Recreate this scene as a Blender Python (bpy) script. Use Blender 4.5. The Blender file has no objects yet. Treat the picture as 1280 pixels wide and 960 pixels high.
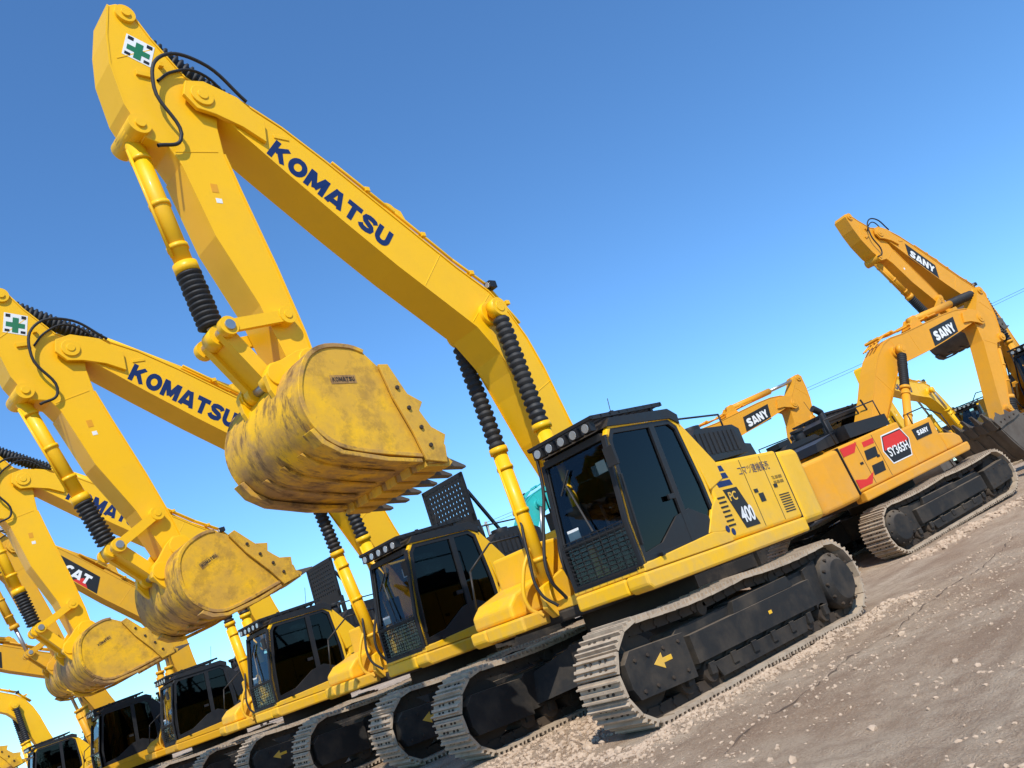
import bpy, math, random
import numpy as np
from mathutils import Vector, Matrix, noise
random.seed(7); rng=np.random.default_rng(7)
sc=bpy.context.scene
COL=sc.collection
# ------------------------------------------------------------------ materials
def newmat(n):
    m=bpy.data.materials.new(n);m.use_nodes=True;nt=m.node_tree
    b=nt.nodes['Principled BSDF'];return m,nt,b
def N(nt,t,**k):
    n=nt.nodes.new(t)
    for a,v in k.items(): setattr(n,a,v)
    return n
def noisef(nt,co,scale,detail=5,rough=.6,dim=None):
    n=N(nt,'ShaderNodeTexNoise');n.inputs['Scale'].default_value=scale;n.inputs['Detail'].default_value=detail;n.inputs['Roughness'].default_value=rough
    if dim:
        mp=N(nt,'ShaderNodeMapping');mp.inputs['Scale'].default_value=dim;nt.links.new(co,mp.inputs['Vector']);co=mp.outputs[0]
    nt.links.new(co,n.inputs['Vector']);return n.outputs['Fac']
def ramp(nt,f,stops):
    r=N(nt,'ShaderNodeValToRGB');e=r.color_ramp.elements
    while len(e)<len(stops): e.new(.5)
    for i,(p,c) in enumerate(stops):
        e[i].position=p;e[i].color=(c,c,c,1) if isinstance(c,(int,float)) else (*c,1)
    nt.links.new(f,r.inputs[0]);return r.outputs[0]
def mix(nt,f,a,b):
    m=N(nt,'ShaderNodeMix',data_type='RGBA')
    for s,v in ((0,f),(6,a),(7,b)):
        if hasattr(v,'is_output'): nt.links.new(v,m.inputs[s])
        else: m.inputs[s].default_value=v if s==0 else (*v,1)
    return m.outputs[2]
def mul(nt,a,b):
    m=N(nt,'ShaderNodeMath',operation='MULTIPLY');nt.links.new(a,m.inputs[0])
    if hasattr(b,'is_output'): nt.links.new(b,m.inputs[1])
    else: m.inputs[1].default_value=b
    return m.outputs[0]
def surf(name,col,dirt=(.25,.19,.13),amt=.35,rough=.4,metal=0,bump=.05,spots=.5,scale=2.0,coat=0,streak=0,dust=0,low=0,spec=.5):
    m,nt,b=newmat(name);tc=N(nt,'ShaderNodeTexCoord');o=tc.outputs['Object']
    f1=noisef(nt,o,scale,8,.65);r1=ramp(nt,f1,[(.45,0),(.8,amt)])
    c=mix(nt,r1,col,dirt)
    f2=noisef(nt,o,22,6,.7);r2=ramp(nt,f2,[(.6,0),(.75,spots*.5)])
    c=mix(nt,r2,c,tuple(x*.45 for x in dirt))
    f4=noisef(nt,o,.7,3,.5);c=mix(nt,ramp(nt,f4,[(.3,0),(.75,.18)]),c,tuple(x*.8 for x in col))
    if streak:
        f6=noisef(nt,o,1.1,9,.72);c=mix(nt,ramp(nt,f6,[(.42,0),(.58,streak)]),c,(.34,.19,.07))
        f5=noisef(nt,o,3.0,9,.75,(.9,2.4,.9));c=mix(nt,ramp(nt,f5,[(.50,0),(.60,streak*.85)]),c,(.13,.07,.03))
    if dust:
        g=N(nt,'ShaderNodeNewGeometry');sx=N(nt,'ShaderNodeSeparateXYZ');nt.links.new(g.outputs['Normal'],sx.inputs[0])
        c=mix(nt,mul(nt,ramp(nt,sx.outputs[2],[(.3,0),(.95,dust)]),ramp(nt,noisef(nt,o,6,6,.7),[(.3,.35),(.6,1)])),c,(.36,.27,.18))
    if low:
        sx=N(nt,'ShaderNodeSeparateXYZ');nt.links.new(o,sx.inputs[0]);mr=N(nt,'ShaderNodeMapRange');nt.links.new(sx.outputs[2],mr.inputs[0])
        mr.inputs[1].default_value=1.2;mr.inputs[2].default_value=2.4;mr.inputs[3].default_value=low;mr.inputs[4].default_value=0
        c=mix(nt,mul(nt,mr.outputs[0],ramp(nt,noisef(nt,o,2.6,8,.7),[(.38,0),(.65,1)])),c,(.40,.29,.17))
    nt.links.new(c,b.inputs['Base Color'])
    rr=ramp(nt,f1,[(.3,rough),(.8,min(1,rough+.3))]);nt.links.new(rr,b.inputs['Roughness'])
    b.inputs['Metallic'].default_value=metal;b.inputs['Specular IOR Level'].default_value=spec
    if coat: b.inputs['Coat Weight'].default_value=coat;b.inputs['Coat Roughness'].default_value=.15
    if bump:
        bp=N(nt,'ShaderNodeBump');bp.inputs['Strength'].default_value=bump;bp.inputs['Distance'].default_value=.01
        nt.links.new(noisef(nt,o,9,4),bp.inputs['Height']);nt.links.new(bp.outputs[0],b.inputs['Normal'])
    return m
M={}
M['yel']=surf('yellow_paint',(.87,.475,.004),(.58,.32,.05),.25,.36,spots=.25,coat=.08,low=.45,spec=.32)
M['ora']=surf('orange_yellow_paint',(.72,.315,.012),(.38,.22,.07),.3,.4,spots=.35,coat=.05,low=.35,spec=.32)
M['cat']=surf('dark_yellow_paint',(.68,.34,.012),(.30,.2,.08),.35,.4,spots=.3,spec=.32)
M['teal']=surf('teal_paint',(.02,.42,.38),(.2,.2,.15),.25,.4)
M['wyel']=surf('worn_yellow_paint',(.82,.45,.008),(.45,.25,.07),.6,.5,spots=1.0,scale=3.2,bump=.25,streak=.95,spec=.3)
M['syel']=surf('scuffed_yellow_paint',(.84,.46,.006),(.42,.24,.06),.6,.45,spots=1.0,scale=3.0,bump=.2,streak=.42,spec=.32)
M['wgry']=surf('worn_bucket_steel',(.13,.105,.08),(.06,.045,.035),.9,.55,metal=.3,spots=1,bump=.2)
M['blk']=surf('black_paint',(.010,.010,.011),(.12,.10,.08),.12,.40,spots=.2,bump=.02,dust=.12,spec=.4)
M['rub']=surf('rubber',(.010,.010,.011),(.09,.08,.06),.2,.55,bump=.02,spots=.2)
M['frm']=surf('track_frame_paint',(.017,.016,.015),(.16,.12,.08),.45,.6,bump=.12,spots=.6,dust=.42,spec=.3)
M['trk']=surf('track_steel',(.45,.35,.245),(.18,.12,.08),.85,.65,metal=0,bump=.3,spots=1,scale=5,spec=.3)
M['chn']=surf('track_chain_steel',(.045,.033,.024),(.13,.09,.055),.6,.7,metal=.1,bump=.2,spec=.3)
M['stl']=surf('steel',(.45,.43,.40),(.2,.17,.13),.3,.3,metal=.9)
M['blu']=surf('navy_blue_decal',(.006,.022,.10),(.1,.1,.1),.05,.4,bump=0,spots=.1,spec=.3)
M['wht']=surf('white_decal',(.75,.75,.72),(.4,.36,.3),.2,.4,bump=0,spots=.1)
M['grn']=surf('green_decal',(.01,.16,.06),(.1,.1,.1),.1,.4,bump=0,spots=.1)
M['red']=surf('red_decal',(.62,.02,.012),(.1,.1,.1),.1,.4,bump=0,spots=.1)
M['lamp']=surf('lamp_glass',(.5,.5,.48),(.2,.2,.2),.1,.15,metal=.6,bump=0)
M['seat']=surf('seat_fabric',(.05,.045,.04),(.1,.1,.1),.2,.8)
def glassmat(name,tint,fac):
    m,nt,b=newmat(name);nt.nodes.remove(b);out=nt.nodes['Material Output']
    t=N(nt,'ShaderNodeBsdfTransparent');t.inputs[0].default_value=(*tint,1)
    g=N(nt,'ShaderNodeBsdfGlossy');g.inputs['Roughness'].default_value=.03;g.inputs[0].default_value=(.8,.85,.9,1)
    fr=N(nt,'ShaderNodeFresnel');fr.inputs[0].default_value=fac
    mx=N(nt,'ShaderNodeMixShader')
    nt.links.new(fr.outputs[0],mx.inputs[0]);nt.links.new(t.outputs[0],mx.inputs[1]);nt.links.new(g.outputs[0],mx.inputs[2]);nt.links.new(mx.outputs[0],out.inputs[0]);return m
M['gls']=glassmat('clear_glass',(.72,.77,.74),1.5)
M['dgl']=glassmat('tinted_glass',(.07,.075,.075),1.33)
# ------------------------------------------------------------------ mesh builder
class MB:
    def __init__(s): s.v=[];s.f=[];s.m=[];s.sm=[];s.mats=[];s.M=Matrix.Identity(4)
    def mi(s,k):
        if k not in s.mats: s.mats.append(k)
        return s.mats.index(k)
    def add(s,vs,fs,k,smooth=False):
        b=len(s.v);Mx=s.M
        s.v+= [tuple(Mx@Vector(p)) for p in vs]
        i=s.mi(k)
        for f in fs: s.f.append([b+a for a in f]);s.m.append(i);s.sm.append(smooth)
    def box(s,a,b,k):
        x0,y0,z0=[min(p,q) for p,q in zip(a,b)];x1,y1,z1=[max(p,q) for p,q in zip(a,b)]
        s.add([(x0,y0,z0),(x1,y0,z0),(x1,y1,z0),(x0,y1,z0),(x0,y0,z1),(x1,y0,z1),(x1,y1,z1),(x0,y1,z1)],
              [(0,3,2,1),(4,5,6,7),(0,1,5,4),(1,2,6,5),(2,3,7,6),(3,0,4,7)],k)
    def prism(s,pr,y0,y1,k):
        if y0>y1: y0,y1=y1,y0
        n=len(pr);ar=sum(pr[i][0]*pr[(i+1)%n][1]-pr[(i+1)%n][0]*pr[i][1] for i in range(n))
        if ar<0: pr=pr[::-1]
        vs=[(x,y0,z) for x,z in pr]+[(x,y1,z) for x,z in pr]
        fs=[list(range(n)),list(range(2*n-1,n-1,-1))]+[[i,i+n,(i+1)%n+n,(i+1)%n] for i in range(n)]
        s.add(vs,fs,k)
    def zprism(s,pr,z0,z1,k):
        n=len(pr);ar=sum(pr[i][0]*pr[(i+1)%n][1]-pr[(i+1)%n][0]*pr[i][1] for i in range(n))
        if ar<0: pr=pr[::-1]
        vs=[(x,y,z0) for x,y in pr]+[(x,y,z1) for x,y in pr]
        fs=[list(range(n-1,-1,-1)),list(range(n,2*n))]+[[i,(i+1)%n,(i+1)%n+n,i+n] for i in range(n)]
        s.add(vs,fs,k)
    def ring(s,out,inn,y0,y1,k):
        n=len(out)
        vs=[(x,y0,z) for x,z in out]+[(x,y0,z) for x,z in inn]+[(x,y1,z) for x,z in out]+[(x,y1,z) for x,z in inn]
        fs=[]
        for i in range(n):
            j=(i+1)%n
            fs+= [[i,j,n+j,n+i],[2*n+j,2*n+i,3*n+i,3*n+j],[j,i,2*n+i,2*n+j],[n+i,n+j,3*n+j,3*n+i]]
        s.add(vs,fs,k)
    def lathe(s,p,q,prof,k,n=20,smooth=True,caps=True):
        p=Vector(p);q=Vector(q);d=q-p;L=d.length;d/=L
        a=d.orthogonal().normalized();b=d.cross(a)
        vs=[];fs=[];
        for t,r in prof:
            for i in range(n):
                th=2*math.pi*i/n;vs.append(p+d*(t*L)+a*(r*math.cos(th))+b*(r*math.sin(th)))
        for j in range(len(prof)-1):
            for i in range(n):
                k2=(i+1)%n;fs.append([j*n+i,j*n+k2,(j+1)*n+k2,(j+1)*n+i])
        s.add(vs,fs,k,smooth)
        if caps:
            b0=len(s.v)-len(vs)
            for f in (list(range(n-1,-1,-1)),[(len(prof)-1)*n+i for i in range(n)]):
                s.f.append([b0+a for a in f]);s.m.append(s.mi(k));s.sm.append(False)
    def cyl(s,p,q,r,k,n=20,r2=None): s.lathe(p,q,[(0,r),(1,r if r2 is None else r2)],k,n)
    def boot(s,p,q,r,k='rub',ribs=14,n=18):
        pr=[(0,r*.75)]
        for i in range(ribs):
            j=random.uniform(-.06,.06)
            pr+= [((i+.08)/ribs,r*.78),((i+.35+j)/ribs,r*(1+j*.5)),((i+.65+j)/ribs,r*(1+j*.5)),((i+.92)/ribs,r*.78)]
        s.lathe(p,q,pr+[(1,r*.75)],k,n)
    def beam(s,p,q,w,h,k):
        p=Vector(p);q=Vector(q);d=(q-p).normalized();up=Vector((0,0,1)) if abs(d.z)<.95 else Vector((1,0,0))
        a=d.cross(up).normalized()*w/2;b=a.cross(d).normalized()*h/2
        s.add([p-a-b,p+a-b,p+a+b,p-a+b,q-a-b,q+a-b,q+a+b,q-a+b],[(0,3,2,1),(4,5,6,7),(0,1,5,4),(1,2,6,5),(2,3,7,6),(3,0,4,7)],k)
    def strip(s,pts,ctr,w,t,k):
        n=len(pts);L=[]
        for i in range(n):
            a=Vector(pts[max(0,i-1)]);b=Vector(pts[min(n-1,i+1)]);d=(b-a).normalized();nn=Vector((-d.y,d.x))
            if nn.dot(Vector(ctr(pts[i]))-Vector(pts[i]))>0: nn=-nn
            p=Vector(pts[i]);L.append((p-nn*t*.5,p+nn*t*.5))
        s.prism([tuple(x[0]) for x in L]+[tuple(x[1]) for x in L[::-1]],-w/2,w/2,k)
    def obj(s,name,parent=None,bevel=0,seg=2):
        me=bpy.data.meshes.new(name);me.from_pydata(s.v,[],s.f)
        for k in s.mats: me.materials.append(M[k])
        me.polygons.foreach_set('material_index',s.m);me.polygons.foreach_set('use_smooth',s.sm);me.update()
        o=bpy.data.objects.new(name,me);COL.objects.link(o)
        if parent: o.parent=parent
        if bevel:
            b=o.modifiers.new('bevel','BEVEL');b.width=bevel;b.segments=seg;b.limit_method='ANGLE';b.angle_limit=math.radians(38);b.harden_normals=False
        return o
def inset(pr,w):
    n=len(pr);out=[];cx=sum(p[0] for p in pr)/n;cz=sum(p[1] for p in pr)/n
    for i in range(n):
        p0=Vector(pr[i-1]);p1=Vector(pr[i]);p2=Vector(pr[(i+1)%n])
        def nrm(a,b):
            d=(b-a).normalized();m=Vector((-d.y,d.x))
            if m.dot(Vector((cx,cz))-a)<0: m=-m
            return m
        a=nrm(p0,p1);b=nrm(p1,p2);h=(a+b).normalized();out.append(tuple(p1+h*(w/max(.4,h.dot(a)))))
    return out
def rotm(px,pz,th,tx=None,tz=None):
    if tx is None: tx,tz=px,pz
    R=Matrix(((math.cos(th),0,-math.sin(th),0),(0,1,0,0),(math.sin(th),0,math.cos(th),0),(0,0,0,1)))
    return Matrix.Translation((tx,0,tz))@R@Matrix.Translation((-px,0,-pz))
def frame2(c,d,side,y):
    l=math.hypot(*d);dx,dz=d[0]/l,d[1]/l
    X=Vector((dx,0,dz));Y=Vector((dz,0,-dx)) if side>0 else Vector((-dz,0,dx));Z=X.cross(Y)
    return Matrix(((X.x,Y.x,Z.x,c[0]),(X.y,Y.y,Z.y,y),(X.z,Y.z,Z.z,c[1]),(0,0,0,1)))
def text(name,body,c,d,h,w,side,y,mat,parent,Mx=None,bold=.0):
    cu=bpy.data.curves.new(name,'FONT');cu.body=body;cu.size=1;cu.align_x='CENTER';cu.align_y='CENTER';cu.offset=bold
    cu.materials.append(M[mat])
    o=bpy.data.objects.new(name,cu);COL.objects.link(o);bpy.context.view_layer.update()
    dim=o.dimensions.copy();sy=h/max(dim.y,.01);sx=w/max(dim.x,.01)
    W=frame2(c,d,side,y)@Matrix.Diagonal((sx,sy,1,1))
    o.parent=parent;o.matrix_basis=(Mx@W) if Mx else W
    return o
def arcp(cx,cy,rx,ry,a0,a1,n): return [(cx+rx*math.cos(math.radians(a0+(a1-a0)*i/n)),cy+ry*math.sin(math.radians(a0+(a1-a0)*i/n))) for i in range(n+1)]
GL={'K':(.96,[[(.14,0),(.14,1)],[(.80,1),(.24,.44)],[(.38,.62),(.84,0)]]),
'O':(.96,[arcp(.48,.5,.35,.37,0,360,28)]),
'M':(1.14,[[(.14,0),(.14,1)],[(.20,.97),(.57,.16)],[(.94,.97),(.57,.16)],[(1.0,0),(1.0,1)]]),
'A':(1.0,[[(.12,0),(.44,1)],[(.88,0),(.56,1)],[(.26,.25),(.74,.25)]]),
'T':(.88,[[(0,.87),(.88,.87)],[(.44,0),(.44,.86)]]),
'S':(.88,[[(.82,.72),(.74,.82),(.58,.87),(.38,.87),(.2,.81),(.15,.70),(.23,.59),(.44,.51),(.66,.43),(.74,.31),(.68,.19),(.48,.13),(.27,.14),(.13,.20),(.06,.30)]]),
'U':(.90,[[(.14,1)]+arcp(.45,.40,.31,.27,180,360,14)+[(.76,1)]]),
'N':(.96,[[(.14,0),(.14,1)],[(.18,.97),(.78,.03)],[(.82,0),(.82,1)]]),
'Y':(.90,[[(.10,1),(.45,.46)],[(.80,1),(.45,.46)],[(.45,.55),(.45,0)]]),
'C':(.86,[arcp(.48,.5,.35,.37,45,315,22)])}
def block(name,word,c,d,h,w,side,y,mat,parent,Mx=None,sw=.29):
    tot=sum(GL[ch][0]+.09 for ch in word)-.09;mb=MB();mb.M=(Mx if Mx else Matrix.Identity(4))@frame2(c,d,side,y)@Matrix.Diagonal((w/tot,h,1,1))@Matrix.Translation((-tot/2,-.5,0))
    x=0;k=0
    for ch in word:
        for st in GL[ch][1]:
            k+=1;z=.0004*(k%4);P=[Vector(p) for p in st];closed=(P[0]-P[-1]).length<1e-4;n=len(P);Lp=[];Rp=[]
            for i in range(n):
                a=P[i-1] if i>0 else (P[-2] if closed else None);b=P[i+1] if i<n-1 else (P[1] if closed else None)
                t=((P[i]-a).normalized() if a is not None else Vector((0,0)))+((b-P[i]).normalized() if b is not None else Vector((0,0)));t.normalize();nn=Vector((-t.y,t.x))*sw/2
                Lp.append(P[i]+nn);Rp.append(P[i]-nn)
            vs=[(x+p.x,min(1,max(0,p.y)),z) for p in Rp]+[(x+p.x,min(1,max(0,p.y)),z) for p in Lp]
            mb.add(vs,[(i,i+1,n+i+1,n+i) for i in range(n-1)],mat)
        x+=GL[ch][0]+.09
    return mb.obj(name,parent)
def hose(name,pts,r,parent,mat='rub',Mx=None):
    cu=bpy.data.curves.new(name,'CURVE');cu.dimensions='3D';cu.bevel_depth=r;cu.bevel_resolution=3;cu.resolution_u=8
    sp=cu.splines.new('BEZIER');sp.bezier_points.add(len(pts)-1)
    for b,p in zip(sp.bezier_points,pts):
        b.co=(Mx@Vector(p)) if Mx else Vector(p);b.handle_left_type=b.handle_right_type='AUTO'
    cu.materials.append(M[mat]);o=bpy.data.objects.new(name,cu);COL.objects.link(o)
    if parent:o.parent=parent
    return o
# ------------------------------------------------------------------ excavator
def track(mb,yc,side):
    xc,zc,R=1.98,.52,.46
    P=[]
    for i in range(60): P.append((-xc+2*xc*i/60,zc-R))
    for i in range(40): a=-math.pi/2+math.pi*i/40;P.append((xc+R*math.cos(a),zc+R*math.sin(a)))
    for i in range(60):
        t=i/60;P.append((xc-2*xc*t,zc+R-.035*abs(math.sin(t*math.pi*2))))
    for i in range(40): a=math.pi/2+math.pi*i/40;P.append((-xc+R*math.cos(a),zc+R*math.sin(a)))
    P=np.array(P);Q=np.vstack([P,P[:1]]);sg=np.hypot(*np.diff(Q,axis=0).T);S=np.r_[0,np.cumsum(sg)];L=S[-1]
    n=50;pit=L/n;h=pit*.485
    prof=[(-h,0),(h,0),(h,.03),(h*.82,.032),(h*.78,.072),(h*.62,.072),(h*.58,.032),(.012,.032),(.01,.064),(-.02,.064),(-.024,.032),(-h*.6,.032),(-h*.64,.072),(-h*.82,.072),(-h*.86,.03),(-h,.03)]
    for i in range(n):
        s=(i+.5)*pit;x=np.interp(s,S,Q[:,0]);z=np.interp(s,S,Q[:,1])
        x2=np.interp(min(s+.05,L),S,Q[:,0]);z2=np.interp(min(s+.05,L),S,Q[:,1]);x1=np.interp(s-.05,S,Q[:,0]);z1=np.interp(s-.05,S,Q[:,1])
        t=Vector((x2-x1,z2-z1)).normalized();nn=Vector((t.y,-t.x))
        a=random.uniform(-.03,.03);pts=[(x+t.x*u+nn.x*(v+a*u),z+t.y*u+nn.y*(v+a*u)) for u,v in prof]
        j=random.uniform(-.008,.008)
        mb.prism(pts,yc-.3+j,yc+.3+j,'trk')
        ln=[(x+t.x*u+nn.x*v,z+t.y*u+nn.y*v) for u,v in [(-h*.9,-.11),(h*.9,-.11),(h*1.0,-.002),(-h*1.0,-.002)]]
        for yy in (-.11,.11): mb.prism(ln,yc+yy-.035,yc+yy+.035,'chn')
        for yy in (-.15,-.07,.07,.15):
            for u in (-.045,.045): mb.cyl((x+t.x*u,yc+yy,z+t.y*u),(x+t.x*u+nn.x*.048,yc+yy,z+t.y*u+nn.y*.048),.014,'chn',6)
        mb.cyl((x+t.x*h-nn.x*.06,yc-.16,z+t.y*h-nn.y*.06),(x+t.x*h-nn.x*.06,yc+.16,z+t.y*h-nn.y*.06),.03,'chn',8)
def undercarriage(root,hd,detail,arrow):
    Mx=Matrix.Rotation(hd,4,'Z')
    mb=MB();mb.M=Mx
    track(mb,1.37,1);track(mb,-1.37,-1);mb.obj('track_shoes_and_chains',root)
    mb=MB();mb.M=Mx
    for sd in (1,-1):
        y=1.37*sd;o=lambda a:y+a*sd
        mb.prism([(-1.55,.30),(1.5,.30),(1.5,.62),(1.3,.76),(-1.35,.80),(-1.55,.7)],o(-.22),o(.16),'frm')
        mb.prism([(-1.3,.36),(1.25,.36),(1.25,.66),(-1.3,.68)],o(.16),o(.27),'frm')
        mb.prism([(-.95,.68),(.35,.665),(.30,.80),(-.9,.82)],o(-.05),o(.24),'frm')
        mb.prism([(1.38,.26),(2.28,.30),(2.34,.42),(2.34,.66),(2.22,.76),(1.38,.72)],o(.13),o(.30),'frm')
        mb.prism([(1.38,.26),(2.28,.30),(2.34,.42),(2.34,.66),(2.22,.76),(1.38,.72)],o(-.28),o(-.14),'frm')
        for bx in (1.5,1.75,2.0,2.2): mb.cyl((bx,o(.3),.36),(bx,o(.318),.36),.02,'chn',6);mb.cyl((bx,o(.3),.66),(bx,o(.318),.66),.02,'chn',6)
        mb.cyl((1.98,o(-.12),.52),(1.98,o(.12),.52),.37,'chn',28)
        mb.cyl((-1.98,o(-.06),.52),(-1.98,o(.06),.52),.33,'chn',28)
        for i in range(21):
            a=2*math.pi*i/21;mb.prism([(-1.98+math.cos(a+e)*r,.52+math.sin(a+e)*r) for e,r in ((-.11,.31),(-.05,.41),(.05,.41),(.11,.31))],o(-.04),o(.04),'chn')
        mb.lathe((-1.98,o(-.25),.52),(-1.98,o(.33),.52),[(0,.3),(.55,.3),(.58,.36),(.86,.36),(.93,.30),(1,.26)],'frm',28)
        for i in range(12):
            a=2*math.pi*i/12;mb.cyl((-1.98+.33*math.cos(a),o(.3),.52+.33*math.sin(a)),(-1.98+.33*math.cos(a),o(.26),.52+.33*math.sin(a)),.02,'chn',6)
        mb.prism([(-1.6,.28),(-1.35,.28),(-1.35,.8),(-1.7,.86)],o(-.2),o(.2),'frm')
        for i in range(8):
            x=-1.45+i*.415;mb.cyl((x,o(-.2),.235),(x,o(.2),.235),.115,'chn',16);mb.box((x-.05,o(-.24),.2),(x+.05,o(.25),.32),'frm')
        mb.prism([(-.9,.13),(.9,.13),(.98,.30),(-.98,.30)],o(.2),o(.23),'frm')
        for x in (-.75,.75): mb.cyl((x,o(-.16),.86),(x,o(.16),.86),.085,'chn',14);mb.box((x-.04,o(-.05),.74),(x+.04,o(.05),.88),'frm')
        for sx in (1,-1):
            mb.add([(sx*.35,sd*.45,.42),(sx*.9,sd*.45,.42),(sx*1.25,sd*1.15,.34),(sx*.55,sd*1.15,.34),(sx*.35,sd*.45,.92),(sx*.8,sd*.45,.92),(sx*1.15,sd*1.15,.72),(sx*.6,sd*1.15,.72)],
                   [(0,3,2,1),(4,5,6,7),(0,1,5,4),(1,2,6,5),(2,3,7,6),(3,0,4,7)],'frm')
        if arrow:
            mb.prism([(1.95,.55),(1.80,.63),(1.80,.575),(1.66,.575),(1.66,.525),(1.80,.525),(1.80,.47)][::-1],o(.30),o(.304),'yel')
            mb.box((-.3,o(.27),.50),(-.23,o(.274),.54),'yel')
    mb.zprism([(1,.5),(.5,.95),(-.5,.95),(-1,.5),(-1,-.5),(-.5,-.95),(.5,-.95),(1,-.5)],.4,.9,'frm')
    mb.cyl((0,0,.88),(0,0,1.2),.78,'chn',40)
    for i in range(36):
        a=2*math.pi*i/36;mb.cyl((.72*math.cos(a),.72*math.sin(a),.9),(.72*math.cos(a),.72*math.sin(a),.96),.02,'frm',6)
    mb.obj('track_frame',root,.012 if detail else 0,1)
FOOT=(.24,2.12);PIV=(4.57,7.76);BPIN=(4.18,4.50);KPIN=(1.22,5.18)
def excavator(name,loc,hd,swing=0,brot=0,arot=0,krot=0,body='yel',boomc=None,cab='yel',bucket='wyel',tilt=0,detail=True,side=1,brand='KOMATSU',brandmat='blu',boots=True,scale=1,bodytext=None,panel=False,arrow=True,base=0.0):
    root=bpy.data.objects.new(name,None);COL.objects.link(root);root.empty_display_size=.5
    root.location=loc;root.rotation_euler=(0,tilt,hd);root.scale=(scale,)*3
    boomc=boomc or body
    undercarriage(root,base,detail,arrow)
    SW=Matrix.Rotation(swing,4,'Z')
    def nb(M2=None):
        m=MB();m.M=SW@M2 if M2 else SW;return m
    m=nb()
    m.box((-2.3,-1.2,1.2),(1.2,1.2,1.34),'frm')
    m.prism([(-2.3,1.22),(1.62,1.22),(1.68,1.28),(1.68,1.42),(-2.3,1.42)],1.2,1.5,body)
    m.prism([(-2.3,1.22),(1.62,1.22),(1.68,1.28),(1.68,1.42),(-2.3,1.42)],-1.5,-1.2,body)
    m.box((.9,.42,1.24),(1.672,1.2,1.42),body)
    m.box((.9,-1.2,1.24),(1.672,-.5,1.42),body)
    m.obj('deck_skirts',root,.03 if detail else 0)
    m=nb()
    m.prism([(-2.33,1.424),(-.28,1.424),(-.28,2.2),(-.42,2.40),(-.6,2.44),(-2.33,2.44)],.6,1.465,body)
    m.prism([(-2.33,1.424),(-.2,1.424),(-.2,2.44),(-2.33,2.44)],-1.465,-.55,body)
    m.box((-2.33,-.55,1.424),(-.75,.6,2.5),body)
    m.box((-.2+.003,-1.46,1.424),(.95,-.52,2.25),body)
    m.prism([(.953,1.424),(1.60,1.424),(1.60,1.60),(1.45,1.72),(.953,1.85)],-1.46,-.70,body)
    m.obj('engine_house',root,.045 if detail else 0,3)
    m=nb()
    arc=[(-2.36,1.46),(-2.95,1.46)]
    for i in range(9):
        a=math.radians(22-22*2*i/8);
        arc.append((-3.62*math.cos(a)+.02, 3.62*math.sin(a)))
    arc+= [(-2.95,-1.46),(-2.36,-1.46)]
    arc[2]=(-3.33,1.30);arc[-3]=(-3.33,-1.30)
    m.zprism(arc,1.32,2.42,body);m.obj('counterweight',root,.09 if detail else .05,4)
    m=nb()
    hm='blk'
    m.prism([(-.42,2.445),(-1.75,2.505),(-1.75,2.86),(-1.6,2.93),(-.6,2.93),(-.42,2.80)],.35,1.38,hm)
    m.prism([(-1.78,2.505),(-2.5,2.505),(-2.45,2.68),(-1.78,2.76)],-1.1,1.1,hm)
    m.prism([(-.3,2.445),(-1.7,2.505),(-1.7,2.8),(-.3,2.7)],-1.35,.2,hm)
    for i in range(9):
        m.box((-.55-i*.12,1.38,2.56),(-.62-i*.12,1.392,2.86),'rub')
    m.cyl((-1.25,-.6,2.7),(-1.25,-.6,3.3),.075,hm,16);m.cyl((-1.25,-.6,3.28),(-1.42,-.6,3.42),.075,hm,16)
    m.cyl((-.65,.75,2.9),(-.65,.75,3.13),.13,hm,18);m.cyl((-.65,.75,3.13),(-.65,.75,3.2),.17,hm,18)
    m.cyl((-1.1,1.0,2.9),(-1.1,1.0,3.05),.16,hm,18);m.box((-1.7,.5,2.93),(-1.3,.9,3.06),hm)
    for sd in (1,-1):
        for x in (-1.22,-1.80): m.box((x,sd*1.4655,1.47),(x+.014,sd*1.467,2.40),'rub')
        m.box((-2.357,sd*1.3,1.40),(-2.333,sd*1.45,2.42),'rub')
        for x in (-1.28,-1.86): m.box((x,sd*1.466,1.92),(x-.1,sd*1.474,1.97),'blk')
    for i in range(7): m.box((-.32,1.466,1.60+i*.06),(-.50,1.472,1.622+i*.06),'rub')
    for i in range(8): m.box((-1.9,1.466,1.55+i*.035),(-2.2,1.470,1.566+i*.035),'rub')
    m.obj('hood_vents_and_exhaust',root,.01 if detail else 0)
    m=nb()
    for y in (.37,-.37):
        m.prism([(-.5,1.35),(-.45,1.9),(.05,2.35),(.42,2.3),(.75,1.85),(1.32,1.68),(1.36,1.42),(1.25,1.28)],y-.04,y+.04,body)
        m.cyl((FOOT[0],y-.07,FOOT[1]),(FOOT[0],y+.07,FOOT[1]),.17,body,20)
        m.cyl((1.12,y*1.12-.1,1.54),(1.12,y*1.12+.1,1.54),.12,body,20)
    m.box((-.5,-.33,1.34),(1.2,.33,1.46),body)
    m.obj('boom_brackets',root,.012 if detail else 0)
    m=nb()
    def rail(pts,r=.018,k='blk'):
        for a,b in zip(pts,pts[1:]): m.cyl(a,b,r,k,8)
    rail([(1.5,-1.42,1.7),(1.4,-1.42,2.2),(.9,-1.42,2.5),(.3,-1.42,2.5),(.3,-1.42,2.25)],.014,k='blk')
    rail([(-.45,-1.35,2.7),(-.45,-1.35,3.05),(-2.2,-1.35,3.05),(-2.2,-1.35,2.5)],.014)
    rail([(-.42,1.3,2.9),(-.42,1.3,3.12),(-1.5,1.3,3.12),(-1.5,1.3,2.9)],.014)
    m.obj('handrails',root)
    # ---- cab
    O=[(1.64,1.46),(1.64,1.98),(1.46,2.96),(1.34,3.10),(.08,3.13),(-.1,3.0),(-.18,2.2),(-.18,1.46)]
    I=inset(O,.055);I2=inset(I,.06)
    m=nb()
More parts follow.
